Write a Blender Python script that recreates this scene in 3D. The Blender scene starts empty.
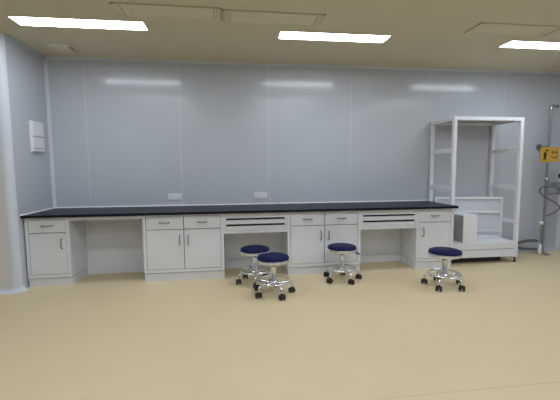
import bpy, bmesh, math, random
from mathutils import Vector, Matrix
random.seed(4)
PI = math.pi
sc = bpy.context.scene
COL = sc.collection

# ------------------------------------------------------------------ materials
def mat(name, color, rough=0.5, metal=0.0, spec=0.5, noise=0.0, nscale=6.0, bump=0.0, bscale=60.0,
        emit=None, estr=0.0, coat=0.0):
    m = bpy.data.materials.new(name); m.use_nodes = True
    nt = m.node_tree; b = nt.nodes['Principled BSDF']
    c = (*color, 1.0)
    b.inputs['Base Color'].default_value = c
    b.inputs['Roughness'].default_value = rough
    b.inputs['Metallic'].default_value = metal
    b.inputs['Specular IOR Level'].default_value = spec
    b.inputs['Coat Weight'].default_value = coat
    tc = nt.nodes.new('ShaderNodeTexCoord')
    if noise:
        n = nt.nodes.new('ShaderNodeTexNoise'); n.inputs['Scale'].default_value = nscale
        n.inputs['Detail'].default_value = 4
        nt.links.new(tc.outputs['Object'], n.inputs['Vector'])
        r = nt.nodes.new('ShaderNodeValToRGB')
        r.color_ramp.elements[0].position = 0.3; r.color_ramp.elements[1].position = 0.7
        r.color_ramp.elements[0].color = (*[max(0, x*(1-noise)) for x in color], 1)
        r.color_ramp.elements[1].color = (*[min(1, x*(1+noise)) for x in color], 1)
        nt.links.new(n.outputs['Fac'], r.inputs['Fac'])
        nt.links.new(r.outputs['Color'], b.inputs['Base Color'])
    if bump:
        n2 = nt.nodes.new('ShaderNodeTexNoise'); n2.inputs['Scale'].default_value = bscale
        nt.links.new(tc.outputs['Object'], n2.inputs['Vector'])
        bp = nt.nodes.new('ShaderNodeBump'); bp.inputs['Strength'].default_value = bump
        bp.inputs['Distance'].default_value = 0.01
        nt.links.new(n2.outputs['Fac'], bp.inputs['Height'])
        nt.links.new(bp.outputs['Normal'], b.inputs['Normal'])
    if emit:
        b.inputs['Emission Color'].default_value = (*emit, 1)
        b.inputs['Emission Strength'].default_value = estr
    return m

M = {}
M['wall']    = mat('wall_panel_paint', (0.50, 0.535, 0.59), 0.155, spec=0.40, noise=0.02, nscale=0.7, bump=0.03, bscale=1.3)
M['wallend'] = mat('wall_end_paint', (0.70, 0.695, 0.70), 0.35, spec=0.3, noise=0.02, nscale=0.7)
M['seam']    = mat('panel_joint_sealant', (0.58, 0.61, 0.64), 0.5)
M['alu']     = mat('cove_profile_paint', (0.62, 0.66, 0.73), 0.35, spec=0.4, noise=0.02)
M['ceil']    = mat('ceiling_panel_paint', (0.66, 0.61, 0.46), 0.55, spec=0.2, noise=0.02, nscale=0.8)
M['ceilvent']= mat('ceiling_vent_paint', (0.72, 0.65, 0.50), 0.5, spec=0.2, noise=0.015)
M['cab']     = mat('cabinet_steel_paint', (0.735, 0.755, 0.795), 0.42, spec=0.4, noise=0.015, nscale=3)
M['white']   = mat('white_powder_coat', (0.74, 0.76, 0.80), 0.4, spec=0.4, noise=0.015)
M['sheet']   = mat('blue_grey_coat', (0.60, 0.64, 0.70), 0.4, spec=0.4, noise=0.015)
M['top_shade']    = mat('shaded_underside_grey', (0.42, 0.405, 0.35), 0.5, noise=0.03)  # rack top panel: shade on its underside put into a darker grey
M['plastic'] = mat('white_plastic', (0.78, 0.79, 0.82), 0.4)
M['grey']    = mat('mid_grey_plastic', (0.30, 0.31, 0.33), 0.5)
M['black']   = mat('black_rubber', (0.012, 0.012, 0.013), 0.5)
M['dark']    = mat('dark_gap', (0.02, 0.02, 0.022), 0.7)
M['top']     = mat('black_epoxy_resin', (0.004, 0.007, 0.014), 0.36, spec=0.16, noise=0.2, nscale=40)
M['chrome']  = mat('chrome', (0.78, 0.81, 0.86), 0.15, metal=1.0, noise=0.02)
M['steel']   = mat('brushed_stainless', (0.36, 0.37, 0.37), 0.28, metal=1.0, noise=0.05, nscale=30)
M['navy']    = mat('navy_vinyl', (0.003, 0.008, 0.055), 0.45, spec=0.15, noise=0.15, nscale=25)
M['yellow']  = mat('sign_amber', (0.60, 0.34, 0.030), 0.45, noise=0.03)
M['cream']   = mat('cove_skirting_vinyl', (0.66, 0.70, 0.78), 0.4)
M['hose']    = mat('grey_hose_rubber', (0.09, 0.095, 0.10), 0.5)
M['green']   = mat('grey_enamel', (0.16, 0.17, 0.17), 0.45)
M['light']   = mat('lit_diffuser', (0.9, 0.9, 0.9), 0.5, emit=(0.93, 1.0, 1.12), estr=19.0)

# floor: seamless vinyl with welded sheet joints
def floor_mat():
    m = mat('cream_vinyl_sheet', (0.655, 0.545, 0.345), 0.42, spec=0.25, noise=0.035, nscale=0.9)
    nt = m.node_tree; b = nt.nodes['Principled BSDF']
    link = b.inputs['Base Color'].links[0]; src = link.from_socket
    tc = nt.nodes.new('ShaderNodeTexCoord')
    sx = nt.nodes.new('ShaderNodeSeparateXYZ'); nt.links.new(tc.outputs['Object'], sx.inputs[0])
    # one weld line running along the room at y = -3.1 (fading to the left)
    d = nt.nodes.new('ShaderNodeMath'); d.operation = 'ADD'; d.inputs[1].default_value = 3.1
    nt.links.new(sx.outputs['Y'], d.inputs[0])
    a = nt.nodes.new('ShaderNodeMath'); a.operation = 'ABSOLUTE'; nt.links.new(d.outputs[0], a.inputs[0])
    mr = nt.nodes.new('ShaderNodeMapRange'); mr.inputs[1].default_value = 0.002; mr.inputs[2].default_value = 0.008
    mr.inputs[3].default_value = 0.22; mr.inputs[4].default_value = 0.0
    nt.links.new(a.outputs[0], mr.inputs[0])
    fx = nt.nodes.new('ShaderNodeMapRange'); fx.inputs[1].default_value = 2.7; fx.inputs[2].default_value = 3.4
    nt.links.new(sx.outputs['X'], fx.inputs[0])
    mu = nt.nodes.new('ShaderNodeMath'); mu.operation = 'MULTIPLY'
    nt.links.new(mr.outputs[0], mu.inputs[0]); nt.links.new(fx.outputs[0], mu.inputs[1])
    mx = nt.nodes.new('ShaderNodeMix'); mx.data_type = 'RGBA'
    nt.links.new(mu.outputs[0], mx.inputs[0]); nt.links.new(src, mx.inputs[6])
    mx.inputs[7].default_value = (0.30, 0.19, 0.09, 1)
    nt.links.new(mx.outputs[2], b.inputs['Base Color'])
    return m
M['floor'] = floor_mat()

# ------------------------------------------------------------------ mesh helpers
def bm_new(): return bmesh.new()

def box(bm, x0, x1, y0, y1, z0, z1, bev=0.0, seg=2):
    t = bmesh.new()
    bmesh.ops.create_cube(t, size=1.0)
    bmesh.ops.scale(t, vec=(abs(x1-x0), abs(y1-y0), abs(z1-z0)), verts=t.verts)
    bmesh.ops.translate(t, vec=((x0+x1)/2, (y0+y1)/2, (z0+z1)/2), verts=t.verts)
    if bev > 0:
        bmesh.ops.bevel(t, geom=t.edges[:], offset=bev, segments=seg, profile=0.5, affect='EDGES')
    merge(bm, t)

def merge(bm, t):
    me = bpy.data.meshes.new('tmp'); t.to_mesh(me); t.free()
    bm.from_mesh(me); bpy.data.meshes.remove(me)

def lathe(bm, prof, n=32, c=(0, 0, 0), rot=None):
    """prof: list of (r, z); closed with caps when r == 0 at the ends"""
    t = bmesh.new(); rings = []
    for r, z in prof:
        if r < 1e-6: rings.append([t.verts.new((0, 0, z))])
        else: rings.append([t.verts.new((r*math.cos(2*PI*k/n), r*math.sin(2*PI*k/n), z)) for k in range(n)])
    for a, b in zip(rings, rings[1:]):
        for k in range(n):
            k2 = (k+1) % n
            if len(a) == 1 and len(b) == 1: continue
            if len(a) == 1: t.faces.new((a[0], b[k2], b[k])) if False else t.faces.new((a[0], b[k], b[k2]))
            elif len(b) == 1: t.faces.new((a[k], b[0], a[k2]))
            else: t.faces.new((a[k], b[k], b[k2], a[k2]))
    bmesh.ops.recalc_face_normals(t, faces=t.faces[:])
    if rot: bmesh.ops.transform(t, matrix=rot, verts=t.verts)
    bmesh.ops.translate(t, vec=c, verts=t.verts)
    merge(bm, t)

def cyl(bm, p0, p1, r, n=16): tube(bm, [p0, p1], r, n)

def tube(bm, pts, r, n=10, closed=False):
    t = bmesh.new(); pts = [Vector(p) for p in pts]; N = len(pts)
    rad = r if isinstance(r, (list, tuple)) else [r]*N
    rings = []; prev = None
    for i, p in enumerate(pts):
        if closed: d = (pts[(i+1) % N]-pts[i-1]).normalized()
        else: d = (pts[min(i+1, N-1)]-pts[max(i-1, 0)]).normalized()
        if prev is None:
            u = d.orthogonal().normalized()
        else:
            u = (prev - d*prev.dot(d)).normalized()
        prev = u; v = d.cross(u)
        rings.append([t.verts.new(p + (u*math.cos(2*PI*k/n)+v*math.sin(2*PI*k/n))*rad[i]) for k in range(n)])
    rng = range(N) if closed else range(N-1)
    for i in rng:
        a, b = rings[i], rings[(i+1) % N]
        for k in range(n): t.faces.new((a[k], a[(k+1) % n], b[(k+1) % n], b[k]))
    if not closed:
        t.faces.new(rings[0][::-1]); t.faces.new(rings[-1])
    bmesh.ops.recalc_face_normals(t, faces=t.faces[:])
    merge(bm, t)

def arc_pts(c, r, a0, a1, n, ax='xy'):
    out = []
    for k in range(n+1):
        a = a0+(a1-a0)*k/n; s, q = r*math.cos(a), r*math.sin(a)
        if ax == 'xy': out.append((c[0]+s, c[1]+q, c[2]))
        elif ax == 'xz': out.append((c[0]+s, c[1], c[2]+q))
        else: out.append((c[0], c[1]+s, c[2]+q))
    return out

def smooth_path(P, k=6):
    """Catmull-Rom through P"""
    P = [Vector(p) for p in P]; out = []
    for i in range(len(P)-1):
        p0, p1, p2, p3 = P[max(i-1, 0)], P[i], P[i+1], P[min(i+2, len(P)-1)]
        for j in range(k):
            t = j/k
            out.append(0.5*((2*p1)+(p2-p0)*t+(2*p0-5*p1+4*p2-p3)*t*t+(3*p1-p0-3*p2+p3)*t**3))
    out.append(P[-1]); return out

def obj(name, bm, m, parent=None, loc=None, smooth=False):
    me = bpy.data.meshes.new(name); bm.to_mesh(me); bm.free()
    me.materials.append(M[m] if isinstance(m, str) else m)
    if smooth:
        for p in me.polygons: p.use_smooth = True
        try: me.set_sharp_from_angle(angle=math.radians(38))
        except Exception: pass
    o = bpy.data.objects.new(name, me); COL.objects.link(o)
    if parent: o.parent = parent
    if loc: o.location = loc
    return o

def thing(name, label, cat, loc=(0, 0, 0), rotz=0.0, group=None):
    o = bpy.data.objects.new(name, None); COL.objects.link(o)
    o.empty_display_size = 0.1; o.location = loc; o.rotation_euler = (0, 0, rotz)
    tag(o, label, cat, group); return o

def tag(o, label, cat, group=None):
    o['label'] = label; o['category'] = cat
    if group: o['group'] = group
    return o

def struct(name, bm, m, smooth=False):
    o = obj(name, bm, m, smooth=smooth); o['kind'] = 'structure'; return o

def dup(root, loc, rotz, label, group=None, name=None):
    r = root.copy(); COL.objects.link(r); r.location = loc; r.rotation_euler = (0, 0, rotz)
    r['label'] = label
    if group: r['group'] = group
    for ch in list(root.children):
        c = ch.copy(); COL.objects.link(c); c.parent = r
        for g in list(ch.children):
            d = g.copy(); COL.objects.link(d); d.parent = c
    return r

# ------------------------------------------------------------------ dimensions
H = 2.709                     # ceiling height
XR = 7.36                     # right wall
XL, YF = -2.2, -7.2           # far left side and the wall behind the camera
T = 0.8146                    # worktop height
TH = 0.030
CT = T-TH                     # top of the cabinets
FR = -0.709                   # cabinet front
WR, WY = 0.075, -0.865        # rounded wall end: radius and face

# ------------------------------------------------------------------ room shell
b = bm_new(); box(b, XL-0.1, XR+0.1, YF-0.1, 0.1, -0.1, 0.0); struct('floor', b, 'floor')
b = bm_new(); box(b, XL-0.1, XR+0.1, YF-0.1, 0.1, H, H+0.1); struct('ceiling', b, 'ceil')
seams = [0.451, 1.62, 2.798, 3.965, 5.139, 6.31]
edges = [0.0]+seams+[XR]
# back wall: one wall, made of panels with fine joints between them
b = bm_new()
for a, c in zip(edges, edges[1:]):
    box(b, a+0.0012, c-0.0012, 0.0, 0.05, 0.0, H)
box(b, -0.1, XR, 0.004, 0.1, 0.0, H)
struct('wall_back', b, 'wall')
for i, s in enumerate(seams):
    b = bm_new(); box(b, s-0.004, s+0.004, -0.0012, 0.002, 0.0, H); struct('trim_%d' % (i+1), b, 'seam')
# left wall: short return beside the bench, convex corner, then the face turned to the room
b = bm_new(); n = 12
path = [(0.0, 0.0), (0.0, WY+WR)]
path += [(-WR+WR*math.cos(-a*PI/2/n), WY+WR+WR*math.sin(-a*PI/2/n)) for a in range(1, n+1)]
path += [(XL, WY)]
def extrude_path(b, path, z0, z1):
    v0 = [b.verts.new((x, y, z0)) for x, y in path]; v1 = [b.verts.new((x, y, z1)) for x, y in path]
    for i in range(len(path)-1): b.faces.new((v0[i], v0[i+1], v1[i+1], v1[i]))
pth_side = path[:2]+path[2:]
b = bm_new(); box(b, -0.06, 0.0, WY+WR, 0.05, 0, H); struct('wall_left', b, 'wall')
b = bm_new(); box(b, XL, -WR, WY, WY+0.06, 0, H); struct('wall_left_end', b, 'wallend')
# rounded aluminium corner profile between them
b = bm_new()
lp = [(-0.05, WY+WR+0.0)]+path[1:-1]+[(-WR, WY+0.05)]
vs0 = [b.verts.new((x, y, 0)) for x, y in lp]; vs1 = [b.verts.new((x, y, H)) for x, y in lp]
for i in range(len(lp)):
    j = (i+1) % len(lp); b.faces.new((vs0[i], vs0[j], vs1[j], vs1[i]))
b.faces.new(vs0[::-1]); b.faces.new(vs1); bmesh.ops.recalc_face_normals(b, faces=b.faces[:])
struct('trim_7', b, 'alu', smooth=True)
b = bm_new(); box(b, XR, XR+0.1, YF, 0.1, 0, H); struct('wall_right', b, 'wall')
b = bm_new(); box(b, XL, XR, YF-0.1, YF, 0, H); struct('wall_front', b, 'wall')
b = bm_new(); box(b, XL-0.1, XL, YF, WY+0.06, 0, H); struct('wall_far_left', b, 'wall')

# cove profiles (concave quarter rounds) along wall / ceiling / floor lines
def cove(b, p0, p1, nrm, up, r, n=8):
    """quarter-round fillet along p0-p1 in the corner of a wall (normal nrm) and a horizontal or second wall (direction up)"""
    p0, p1, nrm, up = map(Vector, (p0, p1, nrm, up)); rows = []
    pr = [Vector((0, 0, 0))]
    prof = [nrm*0.0005]
    ring = []
    for k in range(n+1):
        a = PI/2*k/n
        ring.append(nrm*(r-r*math.sin(a)) + up*(r-r*math.cos(a)))
    for P in (p0, p1):
        rows.append([b.verts.new(P+q) for q in [Vector((0, 0, 0))]+ring])
    m = len(rows[0])
    for k in range(m):
        j = (k+1) % m; b.faces.new((rows[0][k], rows[0][j], rows[1][j], rows[1][k]))
    b.faces.new(rows[0][::-1]); b.faces.new(rows[1])
    bmesh.ops.recalc_face_normals(b, faces=b.faces[:])
b = bm_new(); cove(b, (0, 0, H), (XR, 0, H), (0, -1, 0), (0, 0, -1), 0.026); struct('trim_8', b, 'alu', True)
b = bm_new(); cove(b, (0, WY+WR, H), (0, 0, H), (1, 0, 0), (0, 0, -1), 0.035); struct('trim_9', b, 'wall', True)
b = bm_new(); cove(b, (0, 0, 0), (0, 0, H), (0, -1, 0), (1, 0, 0), 0.030); struct('trim_10', b, 'alu', True)
b = bm_new(); cove(b, (XR, 0, 0), (XR, 0, H), (0, -1, 0), (-1, 0, 0), 0.05); struct('trim_11', b, 'alu', True)
b = bm_new(); cove(b, (5.14, 0, 0), (XR, 0, 0), (0, -1, 0), (0, 0, 1), 0.05); struct('baseboard_back', b, 'wall', True)
b = bm_new(); cove(b, (XR, YF, 0), (XR, 0, 0), (-1, 0, 0), (0, 0, 1), 0.05); struct('baseboard_right', b, 'wall', True)
# skirting following the rounded wall end
b = bm_new(); R = 0.05; rows = []
sk = [(0.0, -0.77, 1, 0), (0.0, WY+WR, 1, 0)]
for a in range(1, n+1):
    t = -a*PI/2/n; sk.append((-WR+WR*math.cos(t), WY+WR+WR*math.sin(t), math.cos(t), math.sin(t)))
sk.append((XL, WY, 0, -1))
for x, y, nx, ny in sk:
    row = [b.verts.new((x, y, 0))]
    for k in range(9):
        a = PI/2*k/8; o = R-R*math.sin(a); z = R-R*math.cos(a)
        row.append(b.verts.new((x+nx*o, y+ny*o, z)))
    rows.append(row)
for r0, r1 in zip(rows, rows[1:]):
    for k in range(len(r0)):
        j = (k+1) % len(r0); b.faces.new((r0[k], r0[j], r1[j], r1[k]))
b.faces.new(rows[0][::-1]); b.faces.new(rows[-1]); bmesh.ops.recalc_face_normals(b, faces=b.faces[:])
struct('baseboard_left', b, 'cream', True)
# pale sealant bead where the worktop meets the walls
b = bm_new(); cove(b, (0, 0, T), (5.133, 0, T), (0, -1, 0), (0, 0, 1), 0.012, 4); struct('trim_12', b, 'white', True)
b = bm_new(); cove(b, (0, -0.757, T), (0, 0, T), (1, 0, 0), (0, 0, 1), 0.012, 4); struct('trim_13', b, 'white', True)

# ------------------------------------------------------------------ ceiling fittings
def ceiling_light(x, y, label):
    L, W = 1.175, 0.205
    t = thing('ceiling_light', label, 'light', (x+L/2, y, H), 0, 'long flat ceiling lights')
    b = bm_new(); f = 0.006
    for s in (-1, 1):
        box(b, -L/2-f, L/2+f, s*(W/2+f)-(f if s > 0 else 0), s*(W/2+f)+(f if s < 0 else 0), -0.010, 0.0)
        box(b, s*(L/2+f)-(f if s > 0 else 0), s*(L/2+f)+(f if s < 0 else 0), -W/2, W/2, -0.010, 0.0)
    obj('frame', b, 'ceilvent', t)
    b = bm_new(); box(b, -L/2, L/2, -W/2, W/2, -0.008, -0.001); obj('diffuser', b, 'light', t)
    return t
ceiling_light(0.305, -1.165, 'lit flat ceiling light above the left end of the bench')
ceiling_light(2.815, -1.08, 'lit flat ceiling light above the middle of the bench')
ceiling_light(5.41, -1.085, 'lit flat ceiling light above the white open rack')
for x, w in ((0.315, 'left'), (2.815, 'middle'), (5.41, 'right')):
    ceiling_light(x, -2.72, 'lit ceiling light nearer the camera, mirrored faintly in the %s of the back wall' % w)

def ceiling_vent(x0, x1, yc, label, lip=0.012):
    L = x1-x0; W = 0.262
    t = thing('ceiling_vent', label, 'vent', ((x0+x1)/2, yc, H), 0, 'flat air vents in the ceiling')
    b = bm_new(); h = lip
    box(b, -L/2, L/2, -W/2, -W/2+0.012, -h, 0); box(b, -L/2, L/2, W/2-0.012, W/2, -h, 0)
    box(b, -L/2, -L/2+0.012, -W/2, W/2, -h, 0); box(b, L/2-0.012, L/2, -W/2, W/2, -h, 0)
    obj('frame', b, 'ceilvent', t)
    b = bm_new(); box(b, -L/2+0.07, L/2-0.07, -W/2+0.014, W/2-0.014, -h+0.002, 0, 0.001); obj('cover', b, 'ceilvent', t)
    for s in (-1, 1):
        b = bm_new(); c = s*(L/2-0.040)
        for k in (-1, 1):
            box(b, c+k*0.013-0.0105, c+k*0.013+0.0105, -W/2+0.014, W/2-0.014, -h+0.001, 0)
        obj('end_louvre', b, 'ceilvent', t)
    b = bm_new(); box(b, -L/2-0.004, L/2+0.004, -W/2-0.005, W/2+0.002, -0.002, 0); obj('gasket', b, 'grey', t)
    return t
ceiling_vent(1.300, 2.225, -1.510, 'flat beige ceiling vent, left of the joined pair')
ceiling_vent(2.235, 3.170, -1.478, 'flat beige ceiling vent, right of the joined pair')
ceiling_vent(4.725, 5.600, -1.47, 'flat beige ceiling vent just left of the lit panel over the rack')
ceiling_vent(5.630, 6.505, -1.47, 'flat beige ceiling vent cut by the right photo edge')

def air_diffuser(x, y, label):
    t = thing('air_diffuser', label, 'vent', (x, y, H), 0, 'small square air diffusers near the back wall')
    b = bm_new(); box(b, -0.120, 0.085, -0.110, 0.120, -0.026, 0, 0.002); obj('plate', b, 'ceilvent', t)
    b = bm_new(); box(b, -0.125, 0.125, -0.122, -0.110, -0.030, 0, 0.002); obj('front_lip', b, 'plastic', t)
    b = bm_new(); box(b, 0.085, 0.112, -0.110, 0.120, -0.012, 0); obj('slot', b, 'dark', t)
    b = bm_new(); box(b, 0.112, 0.125, -0.110, 0.122, -0.026, 0, 0.002); obj('side_lip', b, 'ceilvent', t)
    return t
air_diffuser(0.405, -0.42, 'small pale square air diffuser on the ceiling by the left wall')
air_diffuser(6.955, -0.25, 'small pale square air diffuser on the ceiling at the far right')

# ------------------------------------------------------------------ bench
b = bm_new(); box(b, 0.003, 5.133, -0.7596, -0.003, CT, T, 0.004)
tag(obj('worktop', b, 'top'), 'long black resin worktop running along the back wall', 'worktop')

def bow_handle(L, axis, parent, loc):
    """small chrome bow handle standing 22 mm off the front (front faces -y)"""
    b = bm_new(); h = L/2; d = 0.030
    P = [(-h, 0, 0), (-h, -d*0.7, 0), (-h+0.012, -d, 0), (0, -d-0.002, 0), (h-0.012, -d, 0), (h, -d*0.7, 0), (h, 0, 0)]
    if axis == 'z': P = [(z, y, x) for x, y, z in P]
    tube(b, P, 0.0068, 8)
    for s in (-h, h):
        c = (s, -0.002, 0) if axis == 'x' else (0, -0.002, s)
        tube(b, [(c[0], 0.0, c[2]), (c[0], -0.004, c[2])], 0.008, 8)
    return obj('handle', b, 'steel', parent, loc, True)

def cabinet(x0, x1, label, bays):
    W = x1-x0; cx = (x0+x1)/2
    t = thing('base_cabinet', label, 'cabinet', (cx, FR, 0))
    w = W/2; st = 0.034; D = 0.66
    b = bm_new()
    # carcass: sides, back, bottom, top and the recess behind the fronts
    box(b, -w, w, 0.0305, D, 0.1005, CT)
    # face frame
    box(b, -w, -w+st, -0.002, 0.03, 0.10, CT); box(b, w-st, w, -0.002, 0.03, 0.10, CT)
    box(b, -w+st, w-st, -0.002, 0.03, CT-0.020, CT); box(b, -w+st, w-st, -0.002, 0.03, 0.10, 0.138)
    obj('carcass', b, 'cab', t)
    b = bm_new(); box(b, -w+st+0.0005, w-st-0.0005, 0.022, 0.0300, 0.1385, CT-0.0205); obj('shadow_gap', b, 'grey', t)
    b = bm_new(); box(b, -w+0.002, w-0.002, 0.009, D-0.002, 0.0, 0.092); obj('plinth', b, 'cab', t)
    inner0, inner1 = -w+st, w-st
    nb = len(bays); bw = (inner1-inner0)/nb; g = 0.0042
    for i, side in enumerate(bays):
        a, c = inner0+i*bw+g, inner0+(i+1)*bw-g
        dz = 0.610
        b = bm_new(); box(b, a, c, 0.0, 0.020, dz+g, CT-0.020-g, 0.0015)
        d = obj('drawer', b, 'cab', t); bow_handle(0.105, 'x', d, ((a+c)/2, 0, (dz+CT-0.02)/2+0.004))
        b = bm_new(); box(b, a, c, 0.0, 0.020, 0.138+g, dz-g, 0.0015)
        d = obj('door', b, 'cab', t)
        hx = c-0.045 if side == 'r' else a+0.045
        bow_handle(0.105, 'z', d, (hx, 0, 0.485))
    return t
cabinet(0.015, 0.472, 'grey single-door cabinet with one drawer at the left end of the bench', ['r'])
cabinet(1.261, 2.180, 'grey double-door cabinet with two drawers and no stool in front of it', ['r', 'l'])
cabinet(2.944, 3.861, 'grey double-door cabinet with two drawers behind the lone middle stool', ['r', 'l'])
cabinet(4.602, 5.095, 'grey single-door cabinet with one drawer beside the white rack', ['l'])

# open knee spaces: back panel with a kick strip, apron or hanging drawer unit
def knee_panel(x0, x1, label):
    t = thing('back_panel', label, 'panel', ((x0+x1)/2, -0.262, 0)); w = (x1-x0)/2-0.001
    b = bm_new(); box(b, -w, w, 0.0, 0.018, 0.0, CT-0.001, 0.001); obj('sheet', b, 'cab', t)
    b = bm_new(); box(b, -w, w, -0.018, 0.0, 0.0, 0.105, 0.001); obj('kick_strip', b, 'cab', t)
    return t
knee_panel(0.472, 1.261, 'grey panel closing the open knee space without drawers')
knee_panel(2.180, 2.944, 'grey panel at the back of the knee space behind two stools')
knee_panel(3.861, 4.602, 'grey panel at the back of the empty knee space with drawers')
t = thing('apron_rail', 'thin grey rail under the worktop over the drawerless knee space', 'rail', (0.8665, FR, CT-0.042))
w = (1.261-0.472)/2-0.001
b = bm_new(); box(b, -w, w, 0.0, 0.02, 0.0, 0.0415, 0.001); obj('front_bar', b, 'cab', t)
for s in (-1, 1):
    b = bm_new(); c = s*(w-0.02 if s > 0 else w-0.16)
    box(b, c-0.012, c+0.012, 0.02, 0.06, 0.018, 0.0415); box(b, c-0.012, c+0.012, 0.02, 0.026, -0.012, 0.0415)
    obj('bracket', b, 'black', t)

def drawer_unit(x0, x1, label):
    t = thing('drawer_unit', label, 'drawers', ((x0+x1)/2, FR, 0.540)); w = (x1-x0)/2-0.001; h = CT-0.540
    b = bm_new()
    box(b, -w, -w+0.03, 0, 0.42, 0, h); box(b, w-0.03, w, 0, 0.42, 0, h)
    box(b, -w+0.03, w-0.03, 0, 0.42, h-0.0625, h); box(b, -w+0.03, w-0.03, 0, 0.42, 0, 0.036)
    box(b, -w+0.03, w-0.03, 0.40, 0.42, 0.036, h-0.0625)
    obj('casing', b, 'cab', t)
    b = bm_new(); box(b, -w+0.031, w-0.031, 0.035, 0.06, 0.037, h-0.0635); obj('shadow_gap', b, 'dark', t)
    z = 0.036
    for k in range(2):
        b = bm_new(); box(b, -w+0.032, w-0.032, 0.0, 0.034, z+0.001, z+0.049, 0.0015)
        obj('drawer', b, 'cab', t); z += 0.073
    return t
drawer_unit(2.180, 2.944, 'pair of flat handleless drawers hanging above the two grouped stools')
drawer_unit(3.861, 4.602, 'pair of flat handleless drawers hanging over the empty knee space')

# ------------------------------------------------------------------ wall fittings
def outlet(x, label):
    t = thing('wall_socket', label, 'socket', (x, 0, 0.935))
    b = bm_new(); box(b, -0.090, 0.090, -0.010, 0, -0.044, 0.044, 0.003); obj('plate', b, 'plastic', t)
    for s in (-1, 1):
        b = bm_new(); box(b, s*0.044-0.036, s*0.044+0.036, -0.0125, -0.009, -0.034, 0.034, 0.002)
        f = obj('socket_face', b, 'white', t)
        b = bm_new()
        for dx, dz, a in ((-0.010, -0.014, 0.5), (0.010, -0.014, -0.5), (0, 0.010, 0), (-0.012, 0.014, PI/2), (0.012, 0.014, PI/2)):
            tt = bmesh.new(); bmesh.ops.create_cube(tt, size=1)
            bmesh.ops.scale(tt, vec=(0.0025, 0.001, 0.009), verts=tt.verts)
            bmesh.ops.rotate(tt, matrix=Matrix.Rotation(a, 3, 'Y'), verts=tt.verts)
            bmesh.ops.translate(tt, vec=(s*0.044+dx, -0.0127, dz), verts=tt.verts); merge(b, tt)
        obj('pin_slots', b, 'grey', f)
    return t
outlet(1.519, 'white double wall socket above the doors of the left double cabinet')
outlet(2.675, 'white double wall socket above the drawers over the grouped stools')

t = thing('breaker_box', 'white flat breaker box with dark slots high on the left wall', 'box', (0, -0.335, 1.695))
b = bm_new(); box(b, 0, 0.032, -0.128, 0.128, -0.178, 0.178, 0.006); obj('casing', b, 'plastic', t)
b = bm_new(); box(b, 0.032, 0.038, -0.118, 0.118, 0.008, 0.168, 0.002); obj('upper_cover', b, 'white', t)
b = bm_new(); box(b, 0.032, 0.038, -0.118, 0.118, -0.168, -0.004, 0.002); obj('lower_cover', b, 'white', t)
for z0, z1 in ((-0.004, 0.008), (-0.140, -0.131)):
    b = bm_new(); box(b, 0.031, 0.0392, -0.118, 0.105, z0, z1); obj('slot', b, 'grey', t)
b = bm_new()
for k in range(6): box(b, 0.0375, 0.0395, -0.105, 0.105, 0.030+k*0.022, 0.037+k*0.022)
obj('vent_ribs', b, 'plastic', t)

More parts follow.
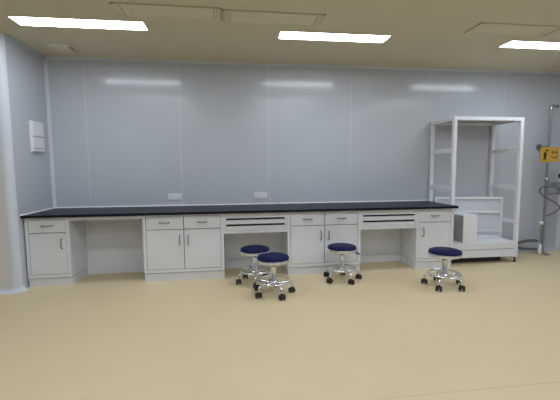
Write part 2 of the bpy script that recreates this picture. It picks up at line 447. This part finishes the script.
# ------------------------------------------------------------------ stools
def make_stool(label):
    t = thing('lab_stool', label, 'stool', (0, 0, 0), 0, 'rolling lab stools')
    r = 0.168
    b = bm_new()
    prof = [(0, 0.368), (r-0.008, 0.372), (r-0.002, 0.378), (r-0.001, 0.387), (r-0.006, 0.398), (r-0.024, 0.408), (r-0.07, 0.413), (0, 0.414)]
    lathe(b, prof, 48); s = obj('seat', b, 'navy', t, smooth=True)
    b = bm_new(); tube(b, arc_pts((0, 0, 0.398), r-0.010, 0, 2*PI*(47/48), 47), 0.004, 8, True); obj('piping', b, 'navy', s, smooth=True)
    b = bm_new(); lathe(b, [(0, 0.338), (r-0.022, 0.338), (r-0.004, 0.342), (r+0.003, 0.350), (r+0.004, 0.368), (r+0.001, 0.376), (r-0.005, 0.378), (r-0.008, 0.370), (0, 0.370)], 48)
    obj('seat_rim', b, 'chrome', t, smooth=True)
    b = bm_new(); box(b, -0.075, 0.075, -0.06, 0.06, 0.322, 0.339, 0.003); obj('seat_bracket', b, 'steel', t)
    b = bm_new(); lathe(b, [(0, 0.300), (0.015, 0.300), (0.017, 0.304), (0.017, 0.332), (0, 0.332)], 20); obj('piston', b, 'black', t, smooth=True)
    b = bm_new(); lathe(b, [(0, 0.10), (0.031, 0.10), (0.031, 0.16), (0.0285, 0.165), (0.0285, 0.296), (0.022, 0.302), (0, 0.302)], 24); obj('column', b, 'chrome', t, smooth=True)
    b = bm_new(); lathe(b, [(0, 0.085), (0.034, 0.085), (0.040, 0.095), (0.040, 0.128), (0.030, 0.140), (0, 0.140)], 24); obj('hub', b, 'chrome', t, smooth=True)
    b = bm_new(); tube(b, [(0.03, 0, 0.336), (0.10, 0, 0.334), (0.16, 0.0, 0.318)], 0.005, 8); lv = obj('lever', b, 'steel', t, smooth=True)
    b = bm_new(); tube(b, [(0.155, 0, 0.320), (0.165, 0, 0.317), (0.205, 0, 0.302), (0.212, 0, 0.300)], [0.006, 0.010, 0.010, 0.006], 10); obj('grip', b, 'black', lv, smooth=True)
    b = bm_new(); tube(b, arc_pts((0, 0, 0.140), 0.165, 0, 2*PI*(63/64), 63), 0.0105, 10, True); obj('foot_ring', b, 'chrome', t, smooth=True)
    for k in range(5):
        a = 2*PI*k/5; ca, sa = math.cos(a), math.sin(a)
        b = bm_new()
        pts = [(0.025, 0.112), (0.07, 0.114), (0.12, 0.117), (0.165, 0.117), (0.186, 0.108), (0.197, 0.088), (0.199, 0.062)]
        tube(b, smooth_path([(x*ca, x*sa, z) for x, z in pts], 4), 0.0125, 10)
        obj('leg', b, 'chrome', t, smooth=True)
        b = bm_new(); fa = a+0.7+k*1.9       # casters swivel to different headings
        px, py = 0.199*ca, 0.199*sa; dx, dy = math.cos(fa), math.sin(fa)
        rot = Matrix.Translation((px+0.008*dx, py+0.008*dy, 0)) @ Matrix.Rotation(fa, 4, 'Z')
        t2 = bmesh.new()
        lathe(t2, [(0, 0.052), (0.014, 0.052), (0.014, 0.066), (0, 0.066)], 12, (-0.008, 0, 0))
        t3 = [(0.029*math.cos(q), 0.027+0.029*math.sin(q)) for q in [PI*j/8 for j in range(9)]]
        vs = []
        for y in (-0.011, 0.011): vs.append([t2.verts.new((x, y, z)) for x, z in t3])
        for j in range(8): t2.faces.new((vs[0][j], vs[0][j+1], vs[1][j+1], vs[1][j]))
        t2.faces.new(vs[0]); t2.faces.new(vs[1][::-1]); t2.faces.new((vs[0][0], vs[1][0], vs[1][8], vs[0][8]))
        bmesh.ops.transform(t2, matrix=rot, verts=t2.verts); bmesh.ops.recalc_face_normals(t2, faces=t2.faces[:]); merge(b, t2)
        c = obj('caster', b, 'black', t, smooth=True)
        for s in (-1, 1):
            b = bm_new()
            lathe(b, [(0, -0.0095), (0.023, -0.0095), (0.028, -0.006), (0.028, 0.006), (0.023, 0.0095), (0, 0.0095)], 20, (0, 0, 0), Matrix.Rotation(PI/2, 4, 'X'))
            bmesh.ops.transform(b, matrix=rot @ Matrix.Translation((0, s*0.021, 0.028)), verts=b.verts)
            obj('wheel', b, 'black', c, smooth=True)
    return t
st = make_stool('navy rolling stool partly hidden behind the nearest stool, under the drawers')
st.location = (2.535, -0.906, 0); st.rotation_euler = (0, 0, math.radians(52))
dup(st, (2.700, -1.310, 0), math.radians(72), 'navy rolling stool overlapping another, in front of it')
dup(st, (3.545, -0.960, 0), math.radians(-4), 'navy rolling stool alone before the middle double cabinet, lever pointing right')
d = dup(st, (4.590, -1.352, 0), math.radians(8), 'navy rolling stool in front of the right end cabinet near the rack'); d.scale = (1.02, 1.02, 1.0)

# ------------------------------------------------------------------ white rack
RX0, RX1, RY0, RY1, RH = 5.147, 6.150, -0.5805, -0.014, 1.957
t = thing('storage_rack', 'tall white open metal rack standing at the right end of the bench', 'rack', (RX0, RY1, 0))
W, D, p = RX1-RX0, RY1-RY0, 0.046
def bx(name, m, *a, parent=t, bev=0.002):
    b = bm_new(); box(b, *a, bev); return obj(name, b, m, parent)
for i, (x, y) in enumerate(((0, 0), (W-p, 0), (0, -D+p), (W-p, -D+p))):
    bx('post', 'white', x, x+p, y-p, y, 0.07, RH)
    b = bm_new(); lathe(b, [(0, 0), (0.019, 0), (0.021, 0.006), (0.010, 0.014), (0.010, 0.075), (0, 0.075)], 16, (x+p/2, y-p/2, 0)); obj('levelling_foot', b, 'black', t, smooth=True)
bx('top_rail', 'white', p, W-p, -D, -D+p, RH-0.046, RH)
bx('top_rail', 'white', p, W-p, -p, 0, RH-0.046, RH)
bx('top_rail', 'white', 0.0, p, -D+p, -p, RH-0.046, RH)
bx('top_rail', 'white', W-p, W, -D+p, -p, RH-0.046, RH)
bx('top_panel', 'top_shade', p, W-p, -D+p, -p, RH-0.020, RH-0.006)
for z in (1.497, 1.000, 0.53):
    for x in (0.008, W-p+0.008):
        b = bm_new(); box(b, x, x+0.030, -D+p, -p, z, z+0.055, 0.001)
        obj('side_bar', b, 'white', t)
for x in (W-p/2,):
    for z in (1.50, 1.005, 0.535):
        b = bm_new(); cyl(b, (x-0.010, -D-0.002, z), (x-0.010, -D+0.002, z), 0.006, 10); obj('bolt', b, 'grey', t)
bx('deck', 'white', 0.0+p*0.5, W-p*0.5, -D+0.012, -0.004, 0.262, 0.287)
bx('deck_beam', 'white', p, W-p, -D, -D+0.02, 0.196, 0.286)
bx('kick_beam', 'white', p, W-p, -D+0.003, -D+0.02, 0.085, 0.190)
bx('deck_beam', 'white', p, W-p, -0.02, 0, 0.196, 0.286)
bx('under_rack_shade', 'black', 0.05, W-0.17, -D+0.10, -D+0.11, 0.004, 0.20, bev=0)  # black sheet standing in for the deep shade beneath the rack
for x in (0.004, W-p+0.004):
    b = bm_new(); box(b, x, x+p-0.008, -D+p, -p, 0.085, 0.262, 0.002); obj('side_beam', b, 'white', t)

# spare shelf frame leaning inside the rack
ang = -math.atan2(0.20, 0.93)
t = thing('shelf_frame', 'white low metal frame with cross bars standing inside the rack on its deck', 'frame', (5.210, -0.085, 0.287), ang)
L, hh, q = 0.935, 0.590, 0.028
bx('post', 'white', 0, q, -q, 0, 0, hh, parent=t); bx('post', 'white', L-q, L, -q, 0, 0, hh, parent=t)
bx('cross_bar', 'white', q, L-q, -q, 0, hh-q-0.004, hh, parent=t)
bx('cross_bar', 'white', q, L-q, -q, 0, hh-0.235, hh-0.205, parent=t)
bx('cross_bar', 'white', q, L-q, -q, 0, 0.085, 0.115, parent=t)
bx('cross_bar', 'white', q, L-q, -q, 0, 0.0, 0.03, parent=t)
b = bm_new(); box(b, q, L-q, -0.006, -0.002, 0.03, hh-q); obj('back_sheet', b, 'sheet', t)

# upright white box on the deck
t = thing('appliance_box', 'white upright box with its shaded side coloured grey, on the rack deck', 'box', (5.452, -0.555, 0.287))
b = bm_new(); box(b, -0.10, 0.10, 0.014, 0.34, 0.0, 0.362, 0.006); obj('body', b, mat('shaded_side_grey', (0.42, 0.41, 0.40), 0.5, noise=0.03), t)  # white box; the shade on its side is painted in as grey
b = bm_new(); box(b, -0.102, 0.102, 0.0, 0.016, 0.0, 0.366, 0.006); obj('front_panel', b, 'plastic', t)
b = bm_new(); box(b, -0.104, 0.104, 0.0, 0.342, 0.360, 0.376, 0.004); obj('lid', b, 'white', t)

# ------------------------------------------------------------------ emergency shower
PX, PY = 6.865, -0.235
t = thing('emergency_shower', 'steel emergency shower pole with eyewash arms by the right photo edge', 'shower', (PX, PY, 0))
b = bm_new(); lathe(b, [(0, 0), (0.085, 0), (0.085, 0.006), (0.078, 0.010), (0.036, 0.012), (0.030, 0.05), (0, 0.05)], 28); obj('base_flange', b, 'steel', t, smooth=True)
b = bm_new(); lathe(b, [(0, 0.01), (0.021, 0.01), (0.021, 1.09), (0, 1.09)], 20); obj('lower_pole', b, 'steel', t, smooth=True)
b = bm_new(); lathe(b, [(0, 1.12), (0.0195, 1.12), (0.0195, 2.145), (0, 2.145)], 20); obj('upper_pole', b, 'steel', t, smooth=True)
b = bm_new(); lathe(b, [(0, 1.075), (0.026, 1.075), (0.031, 1.085), (0.031, 1.125), (0.026, 1.135), (0, 1.135)], 20); obj('tee_collar', b, 'steel', t, smooth=True)
b = bm_new(); tube(b, [(0, 0, 2.115), (0, 0, 2.150), (0.012, -0.004, 2.165), (0.05, -0.012, 2.165)], [0.026, 0.026, 0.024, 0.022], 14)
tube(b, [(0.045, -0.011, 2.165), (0.085, -0.020, 2.165)], 0.016, 12); obj('top_elbow', b, 'steel', t, smooth=True)
b = bm_new(); tube(b, [(0.080, -0.019, 2.165), (0.094, -0.022, 2.165)], 0.024, 14); obj('end_cap', b, 'green', t, smooth=True)
# wall stay
b = bm_new(); tube(b, [(0.055, 0.224, 1.60), (0.02, 0.05, 1.60), (0.0, 0.0, 1.60)], 0.011, 10); s = obj('wall_stay', b, 'steel', t, smooth=True)
b = bm_new(); tube(b, [(0.055, 0.234, 1.60), (0.055, 0.222, 1.60)], 0.048, 20); obj('stay_flange', b, 'green', s, smooth=True)
# eyewash arms
b = bm_new(); tube(b, [(0.0, 0, 1.005), (0.30, -0.03, 1.005)], 0.015, 10); obj('eyewash_pipe', b, 'steel', t, smooth=True)
b = bm_new(); tube(b, [(0.0, 0, 0.905), (0.30, -0.03, 0.905)], 0.018, 10); obj('drain_pipe', b, 'steel', t, smooth=True)
b = bm_new(); box(b, 0.075, 0.190, -0.035, 0.015, 1.035, 1.075, 0.006); box(b, 0.12, 0.14, -0.02, 0.0, 1.0, 1.04); v = obj('valve', b, 'green', t)
b = bm_new(); lathe(b, [(0, 1.02), (0.018, 1.02), (0.018, 1.13), (0.042, 1.14), (0.045, 1.19), (0.030, 1.20), (0, 1.20)], 20, (0.215, -0.03, 0)); obj('eyewash_nozzle', b, 'black', t, smooth=True)
b = bm_new(); lathe(b, [(0, 0.905), (0.03, 0.905), (0.10, 0.93), (0.135, 0.975), (0.128, 0.98), (0.09, 0.94), (0, 0.92)], 28, (0.30, -0.04, 0)); obj('eyewash_bowl', b, 'steel', t, smooth=True)
b = bm_new(); tube(b, smooth_path([(0.0, -0.02, 1.005), (-0.07, -0.03, 1.01), (-0.135, -0.04, 0.985), (-0.135, -0.04, 0.93), (-0.06, -0.035, 0.865), (0.0, -0.03, 0.835), (0.10, -0.03, 0.79), (0.20, -0.035, 0.715), (0.17, -0.035, 0.655), (0.06, -0.03, 0.600), (0.0, -0.022, 0.575)], 6), 0.0085, 8); obj('hose', b, 'hose', t, smooth=True)
# drain riser beside the pole
b = bm_new(); lathe(b, [(0, 0.01), (0.022, 0.01), (0.022, 0.14), (0.014, 0.15), (0.012, 0.16), (0, 0.16)], 16, (-0.055, -0.01, 0)); s = obj('riser_base', b, 'plastic', t, smooth=True)
b = bm_new(); lathe(b, [(0, 0.45), (0.022, 0.45), (0.026, 0.46), (0.026, 0.485), (0.016, 0.495), (0, 0.495)], 16, (-0.055, -0.01, 0)); obj('riser_cap', b, 'plastic', s, smooth=True)
b = bm_new(); cyl(b, (-0.055, -0.01, 0.15), (-0.055, -0.01, 0.46), 0.009, 12); obj('riser', b, 'steel', s, smooth=True)
b = bm_new(); tube(b, [(-0.05, -0.01, 0.455), (0.06, -0.01, 0.455)], 0.008, 8); obj('riser_link', b, 'steel', t, smooth=True)

# drain hose on the floor
b = bm_new()
tube(b, smooth_path([(6.800, -0.215, 0.200), (6.70, -0.16, 0.195), (6.585, -0.11, 0.160), (6.545, -0.09, 0.115), (6.585, -0.10, 0.075), (6.68, -0.14, 0.065), (6.790, -0.215, 0.075)], 6), 0.021, 12)
tag(obj('drain_hose', b, 'hose', smooth=True), 'grey looped drain hose low by the wall beside the shower pole', 'hose')

# sign
t = thing('safety_sign', 'amber safety sign with shower and eyewash pictograms on the steel pole', 'sign', (PX-0.005, PY-0.030, 1.475), math.radians(2))
b = bm_new(); box(b, -0.155, 0.150, -0.003, 0.003, -0.108, 0.108, 0.001); obj('plate', b, 'yellow', t)
def flat(b, pts, y=-0.0040):
    t2 = bmesh.new(); f = t2.faces.new([t2.verts.new((x, y, z)) for x, z in pts])
    r = bmesh.ops.extrude_face_region(t2, geom=[f]); bmesh.ops.translate(t2, vec=(0, 0.0012, 0), verts=[v for v in r['geom'] if isinstance(v, bmesh.types.BMVert)])
    bmesh.ops.recalc_face_normals(t2, faces=t2.faces[:]); merge(b, t2)
def disc(b, cx, cz, rx, rz=None): flat(b, [(cx+rx*math.cos(k*PI/10), cz+(rz or rx)*math.sin(k*PI/10)) for k in range(20)])
b = bm_new()   # person under a shower head
flat(b, [(-0.075, 0.072), (-0.035, 0.072), (-0.020, 0.050), (-0.085, 0.050)])
disc(b, -0.082, 0.018, 0.021)
flat(b, [(-0.110, -0.005), (-0.062, 0.004), (-0.050, 0.012), (-0.044, 0.004), (-0.062, -0.020), (-0.066, -0.048), (-0.060, -0.082), (-0.080, -0.082), (-0.086, -0.052), (-0.100, -0.082), (-0.116, -0.078), (-0.100, -0.044)])
obj('shower_pictogram', b, 'black', t)
b = bm_new()   # two eyes above a basin
disc(b, 0.045, 0.032, 0.018, 0.022); disc(b, 0.105, 0.032, 0.018, 0.022)
flat(b, [(0.010, -0.012), (0.022, -0.012), (0.050, -0.036), (0.100, -0.036), (0.126, -0.012), (0.138, -0.012), (0.108, -0.050), (0.042, -0.050)])
obj('eyewash_pictogram', b, mat('sign_brown', (0.14, 0.06, 0.015), 0.6), t)
b = bm_new(); flat(b, [(-0.016, -0.100), (-0.010, -0.100), (-0.010, 0.100), (-0.016, 0.100)]); obj('divider', b, 'grey', t)

# ------------------------------------------------------------------ lamps further back in the room (behind the camera)
def lamp(x, y, p):
    l = bpy.data.lights.new('ceiling_lamp', 'AREA'); l.shape = 'RECTANGLE'; l.size = 1.175; l.size_y = 0.205
    l.energy = p; l.color = (0.93, 1.0, 1.12)
    o = bpy.data.objects.new('ceiling_lamp', l); COL.objects.link(o); o.location = (x, y, H-0.012)
for x in (0.9, 3.4, 6.0):
    for y in (-4.36, -6.0): lamp(x, y, 11.0)

w = bpy.data.worlds.new('World'); sc.world = w; w.use_nodes = True
w.node_tree.nodes['Background'].inputs[0].default_value = (0.5, 0.52, 0.55, 1)
w.node_tree.nodes['Background'].inputs[1].default_value = 0.02

# ------------------------------------------------------------------ camera
cam = bpy.data.cameras.new('camera'); co = bpy.data.objects.new('camera', cam); COL.objects.link(co)
cx, cy, cz, yaw, pitch, roll, f = 2.3041, -4.9389, 1.3148, 0.1292, 0.0901, 0.0073, 357.73
cyw, syw, cp, sp, cr, sr = math.cos(yaw), math.sin(yaw), math.cos(pitch), math.sin(pitch), math.cos(roll), math.sin(roll)
fx = Vector((syw, cyw, 0)); r = Vector((cyw, -syw, 0)); z = Vector((0, 0, 1))
F = fx*cp-z*sp; U = z*cp+fx*sp
R2 = r*cr-U*sr; U2 = r*sr+U*cr
m = Matrix((R2, U2, -F)).transposed().to_4x4(); m.translation = (cx, cy, cz)
co.matrix_world = m
cam.sensor_fit = 'HORIZONTAL'; cam.sensor_width = 36.0; cam.lens = f*36.0/560.0; cam.clip_start = 0.05
sc.camera = co

sc.view_settings.view_transform = 'Standard'; sc.view_settings.look = 'None'
sc.view_settings.exposure = 0.0; sc.view_settings.gamma = 1.0
try:
    sc.cycles.use_denoising = True
    sc.cycles.max_bounces = 10; sc.cycles.diffuse_bounces = 6; sc.cycles.glossy_bounces = 5
    sc.cycles.sample_clamp_indirect = 6.0
except Exception: pass
